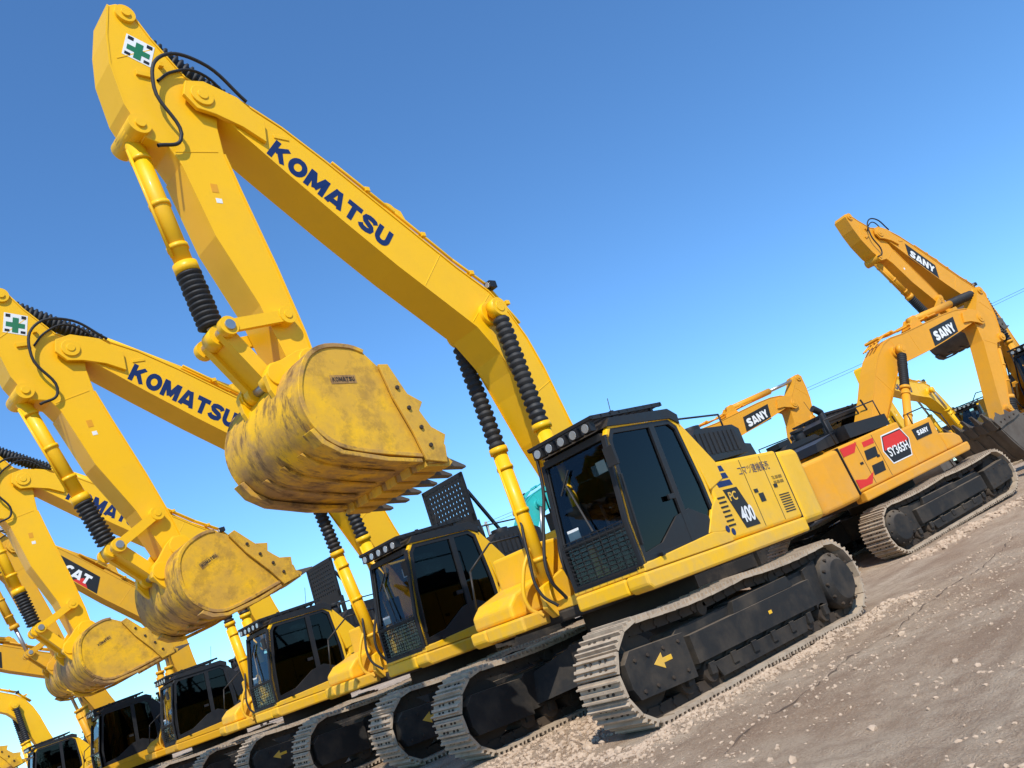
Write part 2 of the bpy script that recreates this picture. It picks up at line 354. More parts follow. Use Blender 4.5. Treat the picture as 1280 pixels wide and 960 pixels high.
    m.ring(O,I,1.42,1.49,cab);m.ring(O,I,.44,.51,'blk')
    m.prism([(-.04,3.06),(-.16,3.0),(-.62,2.43),(-.62,2.2),(-.24,2.1)],1.40,1.478,cab)
    m.prism([(1.66,1.424),(-.27,1.424),(-.27,1.55),(.1,1.60),(1.66,1.50)],1.38,1.496,cab if cab!='blk' else body)
    m.prism([(.2,1.6),(-.27,1.55),(-.27,2.0),(-.1,1.9)],1.39,1.494,cab)
    m.box((-.2,.42,1.424),(1.655,1.4,1.47),cab)
    m.obj('cab_outer_frame',root,.012 if detail else 0)
    m=nb()
    m.ring(I,I2,1.43,1.484,'blk');m.ring(I,I2,.45,.50,'blk')
    m.prism([(.50,1.52),(.60,1.52),(.55,3.08),(.44,3.08)],1.43,1.486,'blk')
    m.prism([(1.56,1.52),(.05,1.52),(.05,1.80),(.4,1.95),(.7,1.90),(1.15,1.66),(1.56,1.60)],1.432,1.482,'blk')
    m.box((.63,1.484,2.10),(.75,1.515,2.16),'blk')
    m.prism([(1.40,3.07),(1.30,3.17),(.05,3.21),(-.12,3.12),(-.1,3.0),(.08,3.08)],.42,1.51,'blk')
    m.box((-.16,.5,1.5),(-.10,1.42,2.3),'blk')
    for y in (.44,.8,1.13,1.47): m.beam((1.58,y,3.20),(.1,y,3.29),.04,.05,'blk')
    for i in range(9): m.beam((1.58-i*.18,.42,3.205+i*.011),(1.58-i*.18,1.49,3.205+i*.011),.035,.04,'blk')
    for y in (.48,1.43):
        for x in (.3,1.1): m.box((x,y,3.15),(x+.05,y+.04,3.27),'blk')
    for i in range(5):
        y=.56+i*.2;m.box((1.50,y-.075,3.06),(1.60,y+.075,3.17),'blk');m.cyl((1.60,y,3.115),(1.606,y,3.115),.052,'lamp',14)
    for y in (.44,1.43):
        m.prism([(1.66,1.46),(1.66,1.98),(1.48,2.98),(1.40,2.98),(1.58,1.96),(1.58,1.46)],y,y+.06,'blk')
    m.box((1.60,.5,1.93),(1.665,1.43,1.985),'blk');m.box((1.58,.5,1.46),(1.66,1.43,1.53),'blk');m.box((1.40,.5,2.94),(1.485,1.43,3.02),'blk')
    if detail:
        for i in range(11): m.box((1.672,.5,1.50+i*.05),(1.682,1.44,1.510+i*.05),'blk')
        for i in range(9): m.box((1.683,.52+i*.112,1.49),(1.69,.528+i*.112,2.02),'blk')
        m.beam((1.66,1.0,2.02),(1.53,.75,2.65),.02,.02,'blk');m.beam((1.56,.66,2.55),(1.50,.84,2.8),.03,.015,'rub')
        m.beam((1.6,1.5,2.7),(1.68,1.60,2.75),.02,.02,'blk');m.box((1.66,1.55,2.58),(1.70,1.69,2.80),'blk')
        m.beam((1.55,1.5,1.7),(1.50,1.53,2.5),.025,.025,'blk')
        m.cyl((.0,.6,3.2),(-.12,.6,3.75),.006,'blk',6)
        m.box((1.25,1.46,1.52),(1.30,1.53,1.56),'blk')
    m.box((.25,.72,1.85),(.78,1.22,2.0),'seat');m.prism([(.28,1.95),(.12,2.75),(.24,2.8),(.42,1.98)],.74,1.2,'seat');m.box((.14,.84,2.82),(.24,1.1,3.0),'seat')
    m.box((.2,.55,1.5),(.8,.7,2.15),'seat');m.box((.2,1.24,1.5),(.8,1.36,2.15),'seat');m.box((.3,.75,1.5),(.75,1.2,1.84),'seat')
    m.cyl((.85,.62,2.1),(.87,.62,2.35),.02,'rub',8);m.cyl((.85,1.3,2.1),(.87,1.3,2.35),.02,'rub',8);m.box((1.3,.52,1.9),(1.4,.75,2.4),'seat')
    m.box((1.590,.58,2.02),(1.595,.76,2.14),'wht');m.box((1.44,1.2,2.6),(1.445,1.34,2.74),'wht')
    m.obj('cab_door_roof_and_seat',root,.008 if detail else 0)
    m=nb()
    m.prism(I2,1.452,1.458,'dgl');m.prism(I2,.472,.478,'gls')
    m.add([(1.625,.5,1.53),(1.625,1.43,1.53),(1.625,1.43,1.95),(1.625,.5,1.95)],[(0,1,2,3)],'gls')
    m.add([(1.62,.5,1.97),(1.62,1.43,1.97),(1.445,1.43,2.95),(1.445,.5,2.95)],[(0,1,2,3)],'gls')
    m.add([(-.13,.5,2.3),(-.13,1.43,2.3),(-.1,1.43,3.0),(-.1,.5,3.0)],[(3,2,1,0)],'gls')
    m.obj('cab_glass',root)
    # ---- boom
    br=math.radians(brot);MBm=rotm(*FOOT,br)
    pv=MBm@Vector((PIV[0],0,PIV[1]));ar=math.radians(arot);MAr=rotm(*PIV,ar,pv.x,pv.z)
    bp=MAr@Vector((BPIN[0],0,BPIN[1]));kr=math.radians(krot);MBk=rotm(*BPIN,kr,bp.x,bp.z)
    m=nb(MBm)
    top=[(4.30,7.93),(4.02,7.84),(3.6,7.60),(3.1,7.22),(2.24,6.50),(1.5,5.88),(1.05,5.55),(.80,5.24),(.62,4.85),(.50,4.4),(.38,3.65),(.10,2.3),(.06,2.1)]
    bot=[(.24,1.94),(.42,2.05),(.55,2.35),(.92,3.46),(1.07,4.1),(1.25,4.62),(1.5,5.0),(1.9,5.33),(2.5,5.82),(3.12,6.38),(3.72,6.95),(4.2,7.42),(4.38,7.62)]
    m.prism(top+bot,-.24,.24,boomc)
    m.obj('boom',root,.012 if detail else 0)
    m=nb(MBm)
    mid=lambda p:(1.35,4.9) if p[0]<1.6 else (p[0]+.0,(p[0]-1.5)*.83+5.5)
    m.strip(top[:-1],mid,.505,.022,boomc);m.strip(bot[2:],mid,.505,.022,boomc)
    m.obj('boom_edge_plates',root)
    m=nb(MBm)
    for y in (.268,-.268):
        m.prism([(4.12,7.86),(4.5,7.98),(4.72,7.93),(4.78,7.74),(4.66,7.58),(4.45,7.55),(4.15,7.45),(3.9,7.3),(3.85,7.6)],y-.025,y+.025,boomc)
        m.cyl((PIV[0],y-.05,PIV[1]),(PIV[0],y+.05,PIV[1]),.13,boomc,20)
    m.cyl((PIV[0],-.33,PIV[1]),(PIV[0],.33,PIV[1]),.06,boomc,16)
    m.cyl((KPIN[0],-.5,KPIN[1]),(KPIN[0],.5,KPIN[1]),.075,boomc,18);m.cyl((KPIN[0],-.3,KPIN[1]),(KPIN[0],.3,KPIN[1]),.16,boomc,20)
    for p,q in (((1.05,5.5),(1.55,5.06)),((1.72,6.04),(2.15,5.57)),((.47,4.2),(1.03,3.95))):
        m.beam((p[0],0,p[1]),(q[0],0,q[1]),.490,.012,boomc)
    for y in (-.12,.0,.12,.19):
        pts=[(.62,5.05),(1.02,5.63),(1.5,5.97),(2.24,6.60),(3.0,7.22)]
        for a,b in zip(pts,pts[1:]): m.cyl((a[0]-.03,y,a[1]+.05),(b[0]-.03,y,b[1]+.05),.022,boomc,8)
    for x,z in ((1.25,5.78),(1.9,6.3),(2.6,6.88),(.75,5.35)): m.beam((x-.05,-.22,z+.06),(x-.05,.22,z+.06),.07,.06,boomc)
    for y in (.12,-.12): m.prism([(1.9,6.15),(2.05,6.72),(2.22,6.8),(2.36,6.7),(2.5,6.65)],y-.03,y+.03,boomc)
    m.beam((1.0,.22,5.58),(.95,.26,5.66),.05,.05,'blk');m.box((.91,.20,5.58),(1.04,.31,5.68),'blk');m.cyl((1.04,.255,5.63),(1.05,.255,5.63),.04,'lamp',12)
    m.box((3.55,.242,7.42),(3.75,.252,7.47),boomc)
    m.obj('boom_pins_and_pipes',root,.006 if detail else 0)
    kp=MBm@Vector((KPIN[0],0,KPIN[1]))
    m=nb()
    for y in (.42,-.42):
        a=Vector((1.12,y,1.54));b=Vector((kp.x,y,kp.z));d=(b-a);L=d.length;d=d/L
        bl=min(1.95,L*.62)
        m.cyl(a+d*.05,a+d*bl,.098,body,22);m.cyl(a+d*(bl-.02),a+d*(bl+.06),.125,body,22);m.cyl(a+d*bl,b,.05,'stl',16)
        if boots: m.boot(a+d*(bl+.05),b-d*.14,.115,ribs=17)
        m.cyl(b+Vector((0,-.07,0)),b+Vector((0,.07,0)),.13,body,20)
        m.cyl(a+Vector((0,-.08,0)),a+Vector((0,.08,0)),.13,body,20)
        m.cyl(a+d*.3+Vector((.12,0,0)),a+d*(bl-.1)+Vector((.12,0,0)),.018,body,8)
        for t in (.45,1.1,1.7): m.cyl(a+d*t,a+d*(t+.05),.112,body,20)
    m.obj('boom_cylinders',root)
    m=nb();a=MBm@Vector((2.2,0,6.74));b=MAr@Vector((5.16,0,8.73));d=(b-a);L=d.length;d=d/L
    bl=min(L*.6,2.3)
    m.cyl(a,a+d*bl,.105,body,20);m.cyl(a+d*bl,b,.055,'stl',16)
    if boots: m.boot(a+d*(bl),b-d*.12,.13,ribs=20)
    m.cyl(b-Vector((0,.1,0)),b+Vector((0,.1,0)),.12,body,18);m.cyl(a-Vector((0,.1,0)),a+Vector((0,.1,0)),.12,body,18)
    m.obj('arm_cylinder',root)
    m=nb(MAr)
    AP=[(5.24,8.88),(5.12,8.84),(4.95,8.5),(4.66,8.06),(4.42,7.92),(4.36,7.7),(4.42,7.45),(4.43,7.08),(4.35,6.6),(4.18,5.69),(4.06,4.9),(4.03,4.5),(4.1,4.36),(4.24,4.35),(4.34,4.5),(4.50,5.2),(4.79,6.0),(4.96,6.85),(5.05,7.05),(5.28,7.12),(5.42,7.5),(5.47,8.0),(5.43,8.4),(5.34,8.82)]
    m.prism(AP,-.20,.20,boomc);m.obj('arm',root,.012 if detail else 0)
    m=nb(MAr)
    midA=lambda p:(4.95,8.0) if p[1]>7.3 else (4.2+(p[1]-4.4)*.17,p[1])
    m.strip(AP[1:5],midA,.42,.02,boomc);m.strip(AP[7:12],midA,.42,.02,boomc);m.strip(AP[14:18],midA,.42,.02,boomc);m.strip(AP[19:],midA,.42,.02,boomc)
    m.obj('arm_edge_plates',root)
    m=nb(MAr)
    for p,r,w in (((5.18,8.74),.11,.24),((5.33,7.25),.12,.25),((4.28,5.05),.10,.30),((4.18,4.5),.13,.30)):
        m.cyl((p[0],-w,p[1]),(p[0],w,p[1]),r,boomc,20);m.cyl((p[0],-w-.02,p[1]),(p[0],w+.02,p[1]),r*.45,boomc if r<.125 else 'stl',14)
    m.beam((4.5,0,7.1),(5.0,0,7.0),.41,.012,boomc);m.beam((4.95,0,8.35),(5.38,0,8.1),.41,.012,boomc)
    m.box((5.05,.203,7.92),(5.22,.23,7.98),boomc);m.box((4.9,.203,8.1),(4.95,.25,8.16),boomc)
    m.box((4.62,.2,6.55),(4.70,.203,6.66),'ora');m.box((4.61,.2,6.42),(4.68,.203,6.48),'wht')
    rk=MAr@Vector((4.28,0,5.05));c0=MAr@Vector((5.33,0,7.25));lb=MBk@Vector((4.60,0,4.36))
    r1,r2=.70,.66
    dd=lb-rk;D=dd.length;D=min(D,r1+r2-.01)
    aa=(r1*r1-r2*r2+D*D)/(2*D);hh=math.sqrt(max(0,r1*r1-aa*aa));u=dd.normalized();pp=Vector((-u.z,0,u.x));
    rp=rk+u*aa+pp*hh;rq=rk+u*aa-pp*hh;rp=rp if rp.x>rq.x else rq
    m.M=SW
    for y in (.27,-.27):
        m.beam((rk.x,y,rk.z),(rp.x,y,rp.z),.06,.13,boomc);m.cyl((rk.x,y-.04,rk.z),(rk.x,y+.04,rk.z),.1,boomc,18);m.cyl((rp.x,y-.04,rp.z),(rp.x,y+.04,rp.z),.1,boomc,18)
    for y in (.16,-.16):
        m.beam((rp.x,y,rp.z),(lb.x,y,lb.z),.09,.15,boomc);m.cyl((lb.x,y-.05,lb.z),(lb.x,y+.05,lb.z),.11,boomc,18)
    m.cyl((rp.x,-.33,rp.z),(rp.x,.33,rp.z),.055,'stl',14);m.cyl((lb.x,-.32,lb.z),(lb.x,.32,lb.z),.055,'stl',14);m.beam((rp.x,0,rp.z),(lb.x,0,lb.z),.3,.06,boomc)
    m.obj('arm_pins_and_bucket_linkage',root,.006 if detail else 0)
    m=nb();d=(rp-c0);L=d.length;d=d/L;bl=L*.66
    m.cyl(c0,c0+d*bl,.095,body,22);m.cyl(c0+d*(bl-.05),c0+d*(bl+.06),.125,body,22);m.cyl(c0+d*bl,rp,.05,'stl',16)
    for t in (.25,.8,1.3): m.cyl(c0+d*t,c0+d*(t+.05),.11,body,20)
    m.cyl(c0+d*.2+Vector((.12,.03,0)),c0+d*(bl-.1)+Vector((.12,.03,0)),.018,body,8)
    if boots:m.boot(c0+d*(bl+.05),rp-d*.12,.13,ribs=11)
    m.cyl(rp-Vector((0,.09,0)),rp+Vector((0,.09,0)),.11,body,18);m.cyl(c0-Vector((0,.12,0)),c0+Vector((0,.12,0)),.12,body,18)
    m.obj('bucket_cylinder',root)
    # bucket
    m=nb(MBk);W=.76
    sidem='wgry' if bucket=='wgry' else 'syel'
    out=[(3.86,4.40),(4.02,4.46),(4.3,4.47),(4.52,4.38),(4.66,4.20),(4.745,3.96),(4.73,3.73),(4.63,3.53),(4.47,3.40),(4.25,3.33),(3.95,3.27),(3.30,3.16)]
    fine=[]
    for i in range(len(out)-1):
        p0=Vector(out[max(0,i-1)]);p1=Vector(out[i]);p2=Vector(out[i+1]);p3=Vector(out[min(len(out)-1,i+2)])
        for j in range(3):
            t=j/3;fine.append(tuple(.5*((2*p1)+(p2-p0)*t+(2*p0-5*p1+4*p2-p3)*t*t+(3*p1-p0-3*p2+p3)*t**3)))
    out=fine+[out[-1]]
    cxx,czz=4.1,3.85
    inn=[]
    for i,p in enumerate(out):
        a=Vector(out[max(0,i-1)]);b=Vector(out[min(len(out)-1,i+1)]);t=(b-a).normalized();nn=Vector((-t.y,t.x));
        if nn.dot(Vector((cxx,czz))-Vector(p))<0: nn=-nn
        inn.append((p[0]+nn.x*.035,p[1]+nn.y*.035))
    n=len(out);vs=[]
    for y in (-W,W):
        vs+= [(x,y,z) for x,z in out]+[(x,y,z) for x,z in inn]
    fs=[]
    for i in range(n-1):
        fs+= [[i,i+1,2*n+i+1,2*n+i],[n+i+1,n+i,3*n+i,3*n+i+1]]
    fs+= [[0,2*n,3*n,n],[n-1,2*n-1,4*n-1,3*n-1]]
    m.add(vs,fs,bucket,True)
    sp=[(cxx+(x-cxx)*.96,czz+(z-czz)*.96) for x,z in out]+[(3.30,3.24),(3.46,3.55),(3.60,3.9),(3.72,4.2)]
    for sy in (1,-1):
        m.prism(sp,sy*(W-.02),sy*(W+.012),sidem)
        m.prism([(cxx+(x-cxx)*1.004,czz+(z-czz)*1.004) for x,z in out]+[(cxx+(x-cxx)*.93,czz+(z-czz)*.93) for x,z in out[::-1]],sy*(W+.001),sy*(W+.028),bucket)
        m.prism([(3.26,3.10),(3.22,3.28),(3.38,3.60),(3.52,3.92),(3.64,4.22),(3.76,4.22),(3.70,3.85),(3.58,3.45),(3.52,3.15)],sy*(W+.032),sy*(W+.062),sidem)
        m.prism([(3.24,3.28),(3.17,3.40),(3.33,3.50)],sy*(W+.035),sy*(W+.06),sidem);m.prism([(3.42,3.68),(3.34,3.78),(3.50,3.88)],sy*(W+.035),sy*(W+.06),sidem)
        for (bx,bz) in ((3.42,3.30),(3.47,3.5),(3.55,3.72),(3.62,3.95)): m.cyl((bx,sy*(W+.06),bz),(bx,sy*(W+.085),bz),.025,'chn',6)
        hs=[(4.69,3.60),(4.60,3.47),(4.44,3.36),(3.95,3.24),(3.55,3.18),(3.55,3.14),(3.98,3.20),(4.46,3.32),(4.65,3.44),(4.74,3.58)]
        m.prism(hs,sy*(W+.03),sy*(W-.12),bucket)
    for yy in (-.36,0,.36): m.prism([(4.62,3.50),(4.45,3.39),(3.95,3.26),(3.6,3.20),(3.6,3.185),(3.98,3.235),(4.47,3.365),(4.65,3.485)],yy-.04,yy+.04,bucket)
    m.prism([(3.48,3.12),(3.22,3.11),(3.20,3.15),(3.48,3.23)],-W-.03,W+.03,bucket)
    for i in range(6):
        y=-W+.08+i*(2*W-.16)/5;w0=.085;j=random.uniform(-.03,.03)
        m.prism([(3.50,3.10),(3.20,3.07),(3.14,3.11),(3.20,3.19),(3.5,3.26)],y-w0,y+w0,sidem)
        m.add([(3.18,y-.06,3.075),(3.18,y+.06,3.075),(3.18,y+.06,3.18),(3.18,y-.06,3.18),(2.92+j,y-.04+j*.3,3.045),(2.92+j,y+.04,3.045),(2.92+j,y+.04,3.07),(2.92+j,y-.04+j*.3,3.07)],
              [(0,1,2,3),(7,6,5,4),(0,4,5,1),(1,5,6,2),(2,6,7,3),(3,7,4,0)],'wgry')
    for y in (.29,-.29):
        m.prism([(3.95,4.42),(4.02,4.58),(4.16,4.66),(4.32,4.62),(4.52,4.52),(4.66,4.48),(4.74,4.36),(4.72,4.2),(4.68,4.1),(4.5,4.3),(4.3,4.42)],y-.035,y+.035,boomc)
        m.cyl((4.18,y-.055,4.5),(4.18,y+.055,4.5),.14,boomc,20);m.cyl((4.6,y-.055,4.36),(4.6,y+.055,4.36),.12,boomc,20)
    m.obj('bucket',root,.006 if detail else 0)
    if detail:
        hose('arm_hose',[(4.0,.27,7.85),(4.5,.34,8.2),(4.95,.34,8.15),(5.12,.32,7.7),(4.95,.28,7.1),(5.2,.25,7.0)],.020,root,Mx=SW@MBm)
        hose('arm_hose_upper',[(4.05,.12,7.92),(4.45,.2,8.18),(4.8,.22,8.08),(5.0,.22,7.9)],.016,root,Mx=SW@MBm)
        for i,y in enumerate((-.12,.14)):
            hose('boom_foot_hose',[(1.2,y,1.45),(1.36,y*1.1,1.75+.05*i),(1.2,y,2.3),(.95,y,2.8),(.85,y,3.25)],.022,root,Mx=SW)
        hose('cylinder_pipe',[(1.2,-.42,2.2),(1.40,-.5,1.9),(1.44,-.55,1.5),(1.3,-.5,1.35)],.026,root,mat=body,Mx=SW)
        hose('cylinder_hose',[(1.2,-.42,2.6),(1.36,-.35,2.1),(1.42,-.3,1.6),(1.3,-.2,1.4)],.020,root,Mx=SW)
    sg=side
    dvec=(-.75,-.64) if sg>0 else (.75,.665)
    if brand:
        if brand in('SANY','CAT'):
            mm=nb(MBm);u=Vector((.75,.66));v=Vector((-.66,.75));c=Vector((3.1,6.66))
            mm.prism([tuple(c+u*a+v*b) for a,b in ((-.75,-.24),(.55,-.24),(.75,.24),(-.55,.24))],sg*.242,sg*.246,'blk')
            if brand=='CAT': mm.prism([tuple(c+u*a+v*b) for a,b in ((-.45,-.22),(.05,-.22),(-.2,.0))],sg*.246,sg*.248,'red')
            mm.obj('boom_decal_panel',root)
            block('boom_lettering',brand,(3.1,6.66),dvec,.27,.26*len(brand),sg,sg*.25,'wht',root,SW@MBm)
        else:
            block('boom_lettering',brand,(3.155,6.725),dvec,.30,1.74,sg,sg*.2425,brandmat,root,SW@MBm)
    if brand=='KOMATSU':
        m=nb(MAr)
        u=Vector((.94,.34));v=Vector((-.34,.94));c=Vector((5.12,8.28))
        def q(a,b,k,y):
            m.prism([tuple(c+u*(a[0]+b[0]*i)+v*(a[1]+b[1]*j)) for i,j in ((-1,-1),(1,-1),(1,1),(-1,1))],.2005,y,k)
        q((0,0),(.15,.16),'wht',.204);q((0,-.02),(.12,.038),'grn',.2065);q((0,-.02),(.038,.12),'grn',.2075)
        for a in (-.1,.1): q((a,.12),(.03,.025),'blk',.2065);q((a,-.12),(.03,.02),'blk',.2065)
        m.obj('safety_sticker',root)
        m=nb()
        def pg(pts,k,y): m.prism(pts,1.4655,y,k)
        pg([(-.52,2.06),(-.88,2.06),(-1.10,1.52),(-.72,1.52)],'blk',1.469)
        for i in range(3):
            z=2.10+i*.10;x=-.46+i*.035
            pg([(x,z),(x-.36,z),(x-.36+.03,z+.075),(x+.03,z+.075)],'blu',1.469)
        m.obj('side_stripe_decals',root)
        text('model_lettering','PC',(-.70,1.95),(-1,0),.12,.20,1,1.471,'yel',root,SW,bold=.02)
        text('model_number','400',(-.88,1.68),(-1,0),.21,.34,1,1.471,'wht',root,SW,bold=.03)
        text('dealer_lettering','コマツ建機販売',(-1.52,2.24),(-1,0),.13,.88,1,1.469,'blu',root,SW)
        text('dealer_small_lettering','TEL 000-0000\n000-000-0000',(-2.05,2.02),(-1,0),.12,.30,1,1.469,'blk',root,SW)
        mm=nb();mm.box((-1.36,1.466,1.78),(-1.50,1.469,1.90),'blk');mm.cyl((-.38,1.467,1.53),(-.38,1.471,1.53),.045,'blu',16);mm.cyl((-.22,1.497,1.58),(-.22,1.50,1.58),.045,'blu',16)
        mm.obj('small_stickers',root)
        block('cab_lettering','KOMATSU',(.72,3.092),(-1,.0),.045,.36,1,1.492,'wht',root,SW)
        mm=nb(MBk);mm.box((4.05,W+.0125,4.04),(4.35,W+.016,4.13),'wyel');mm.obj('bucket_plate',root)
        block('bucket_plate_lettering','KOMATSU',(4.2,4.085),(-1,0),.05,.26,1,W+.017,'chn',root,SW@MBk)
    if bodytext:
        m=nb();y=1.466*sg
        hx=[(-.95,2.30),(-.25,2.30),(-.12,2.02),(-.3,1.66),(-1.0,1.66),(-1.12,1.98)]
        m.prism(hx,y,y+sg*.004,'wht');m.prism(inset(hx,.025),y,y+sg*.006,'blk')
        hx2=inset(hx,.05);m.prism([hx2[0],hx2[1],hx2[2],(-.25,1.98),(-1.0,1.98),hx2[5]],y,y+sg*.008,'red')
        m.prism([(-2.32,2.2),(-1.95,2.2),(-1.75,2.38),(-2.32,2.38)],y,y+sg*.004,'red')
        m.prism([(-2.32,1.5),(-1.9,1.5),(-1.7,1.7),(-2.0,1.62),(-2.32,1.7)],y,y+sg*.004,'red')
        for z in (1.62,1.95):
            m.prism([(-1.72,z),(-1.32,z),(-1.26,z+.2),(-1.66,z+.2)],y,y+sg*.004,'blk')
        m.prism([(.1,1.9),(.7,1.9),(.78,2.15),(.1,2.15)],y-.005*sg,y+sg*.004,'blk')
        m.prism([(-1.62,2.22),(-1.25,2.22),(-1.22,2.33),(-1.6,2.33)],y,y+sg*.004,'red')
        m.obj('side_decals',root)
        text('model_lettering',bodytext,(-.62,1.90),(sg*-1,0),.20,.72,sg,y+sg*.012,'wht',root,SW,bold=.02)
        block('house_lettering','SANY',(.42,2.03),(sg*-1,0),.11,.42,sg,y+sg*.008,'wht',root,SW)
    if panel:
        m=nb();z0,z1=3.25,4.3;xx=-.95;ya,yb=-.55,.70;w=yb-ya;h=z1-z0
        m.box((xx,ya,z0),(xx+.04,ya+.07,z1),'blk');m.box((xx,yb-.07,z0),(xx+.04,yb,z1),'blk');m.box((xx,ya,z1-.08),(xx+.04,yb,z1),'blk');m.box((xx,ya,z0),(xx+.04,yb,z0+.25),'blk')
        for i in range(13): m.box((xx+.005,ya+i*w/12.5,z0),(xx+.03,ya+.06+i*w/12.5,z1),'blk')
        for i in range(11): m.box((xx+.008,ya,z0+i*h/10.5),(xx+.034,yb,z0+.06+i*h/10.5),'blk')
        for y in (ya,yb-.03): m.beam((xx,y,z0+.7),(xx-.7,y,2.75),.05,.05,'blk');m.box((xx-.02,y-.03,2.6),(xx+.05,y+.06,z0+.1),'blk')
        m.obj('open_engine_cover',root)
    return root
# ------------------------------------------------------------------ terrain
def tz(x,y):
    d=max(0.,-x-5.0);return min(.02*d**1.5,.62)
def gz(x,y):
    z=tz(x,y)
    z+=.035*noise.noise(Vector((x*.35,y*.35,0)))+.018*noise.noise(Vector((x*1.3,y*1.3,3)))
    if y>1.9 or x<-14: z+=.024*noise.noise(Vector((x*3.3,y*3.3,5)))+.012*noise.noise(Vector((x*8,y*8,5)))
    z+=.08*math.exp(-((y-2.0)/.17)**2)*max(0,.45+noise.noise(Vector((x*1.6,3,1))))*(1 if -3<x<3.4 else 0)
    return z-.015
def axis(lo,hi,st,far):
    a=list(np.arange(lo,hi+1e-6,st));s=st;v=hi
    while v<far: s*=1.35;v+=s;a.append(v)
    s=st;v=lo
    while v>-far: s*=1.35;v-=s;a.insert(0,v)
    return a
X=axis(-14,8,.065,900);Y=axis(-2,6.5,.065,900)
vs=[(x,y,gz(x,y)) for x in X for y in Y];ny=len(Y)
fs=[(i*ny+j,(i+1)*ny+j,(i+1)*ny+j+1,i*ny+j+1) for i in range(len(X)-1) for j in range(ny-1)]
me=bpy.data.meshes.new('ground');me.from_pydata(vs,[],fs);me.polygons.foreach_set('use_smooth',[True]*len(fs))
m,nt,b=newmat('dirt_ground');tc=N(nt,'ShaderNodeTexCoord');o=tc.outputs['Object']
c=mix(nt,ramp(nt,noisef(nt,o,.45,8,.6),[(.35,0),(.60,1)]),(.43,.29,.185),(.60,.46,.32))
c=mix(nt,ramp(nt,noisef(nt,o,1.1,8,.65,(.35,1.6,1)),[(.46,0),(.64,.65)]),c,(.30,.185,.115))
c=mix(nt,ramp(nt,noisef(nt,o,5,8,.7),[(.45,0),(.62,.5)]),c,(.32,.21,.135))
c=mix(nt,ramp(nt,noisef(nt,o,45,5,.7),[(.50,0),(.68,.55)]),c,(.64,.52,.38))
vo=N(nt,'ShaderNodeTexVoronoi');vo.inputs['Scale'].default_value=38;nt.links.new(o,vo.inputs['Vector'])
c=mix(nt,ramp(nt,vo.outputs['Distance'],[(.1,.35),(.35,0)]),c,(.19,.125,.08))
nt.links.new(c,b.inputs['Base Color']);b.inputs['Roughness'].default_value=.95;b.inputs['Specular IOR Level'].default_value=.08
bm=N(nt,'ShaderNodeBump');bm.inputs['Strength'].default_value=1;bm.inputs['Distance'].default_value=.04
ad=N(nt,'ShaderNodeMath',operation='ADD');nt.links.new(noisef(nt,o,10,10,.75),ad.inputs[0]);nt.links.new(noisef(nt,o,50,4,.7),ad.inputs[1]);nt.links.new(ad.outputs[0],bm.inputs['Height']);nt.links.new(bm.outputs[0],b.inputs['Normal'])
me.materials.append(m);g=bpy.data.objects.new('ground',me);COL.objects.link(g)
M['stn']=surf('stone',(.50,.37,.255),(.30,.21,.14),.9,.9,bump=.2,scale=6,spec=.15)
ico=[(0,0,1),(.894,0,.447),(.276,.851,.447),(-.724,.526,.447),(-.724,-.526,.447),(.276,-.851,.447),(.724,.526,-.447),(-.276,.851,-.447),(-.894,0,-.447),(-.276,-.851,-.447),(.724,-.526,-.447),(0,0,-1)]
icf=[(0,1,2),(0,2,3),(0,3,4),(0,4,5),(0,5,1),(1,6,2),(2,7,3),(3,8,4),(4,9,5),(5,10,1),(2,6,7),(3,7,8),(4,8,9),(5,9,10),(1,10,6),(11,7,6),(11,8,7),(11,9,8),(11,10,9),(11,6,10)]
ico=np.array(ico)
vs=[];fs=[]
def stone(x,y,s):
    R=ico*(1+rng.uniform(-.3,.3,(12,1)))*s*np.array([1,rng.uniform(.6,1),rng.uniform(.4,.8)])
    a=rng.uniform(0,6.28);c_,s_=math.cos(a),math.sin(a)
    R=np.c_[R[:,0]*c_-R[:,1]*s_,R[:,0]*s_+R[:,1]*c_,R[:,2]]+np.array([x,y,gz(x,y)+s*.1])
    b=len(vs);vs.extend(map(tuple,R));fs.extend([(b+i,b+j,b+k) for i,j,k in icf])
for i in range(22000):
    x=rng.uniform(-20,6.5);y=rng.uniform(1.75,7)
    if noise.noise(Vector((x*.8,y*.8,7)))+rng.normal(0,.3)>-.05: stone(x,y,.004+.022*rng.random()**3.5)
for i in range(80): stone(rng.uniform(-12,6),rng.uniform(2.2,6),rng.uniform(.025,.05))
for i in range(4500):
    x=rng.uniform(-3,3.2);y=1.80+abs(rng.normal(0,.18));stone(x,y,.006+.035*rng.random()**3)
for i in range(2600):
    x=rng.uniform(-.5,3.4);y=rng.uniform(-1.0,1.0) ;stone(x,y,.008+.045*rng.random()**3)
for i in range(900):
    x=2.6+rng.exponential(.35);y=rng.uniform(-2,1.8);stone(x,y,.008+.04*rng.random()**3)
for i in range(1800):
    t=rng.uniform(-3.2,3.2);stone(-10.3+t*.97,.55-t*.2+abs(rng.normal(0,.25)),.015+.06*rng.random()**3)
me=bpy.data.meshes.new('gravel');me.from_pydata(vs,[],fs);me.materials.append(M['stn']);COL.objects.link(bpy.data.objects.new('gravel',me))
M['crk']=surf('dark_soil',(.12,.08,.05),(.20,.14,.09),.5,.95)
vs=[];fs=[];n=200
for i in range(n+1):
    t=i/n;x=3.2-9.6*t;y=3.22-.95*t+.12*noise.noise(Vector((x*.9,0,9)))+.04*noise.noise(Vector((x*5,0,2)));w=.003+.022*max(0,noise.noise(Vector((x*3,4,1)))+.15)
    for yy in (y-w,y+w): vs.append((x,yy,gz(x,yy)+.006))
    if i<n: fs.append((2*i,2*i+2,2*i+3,2*i+1))
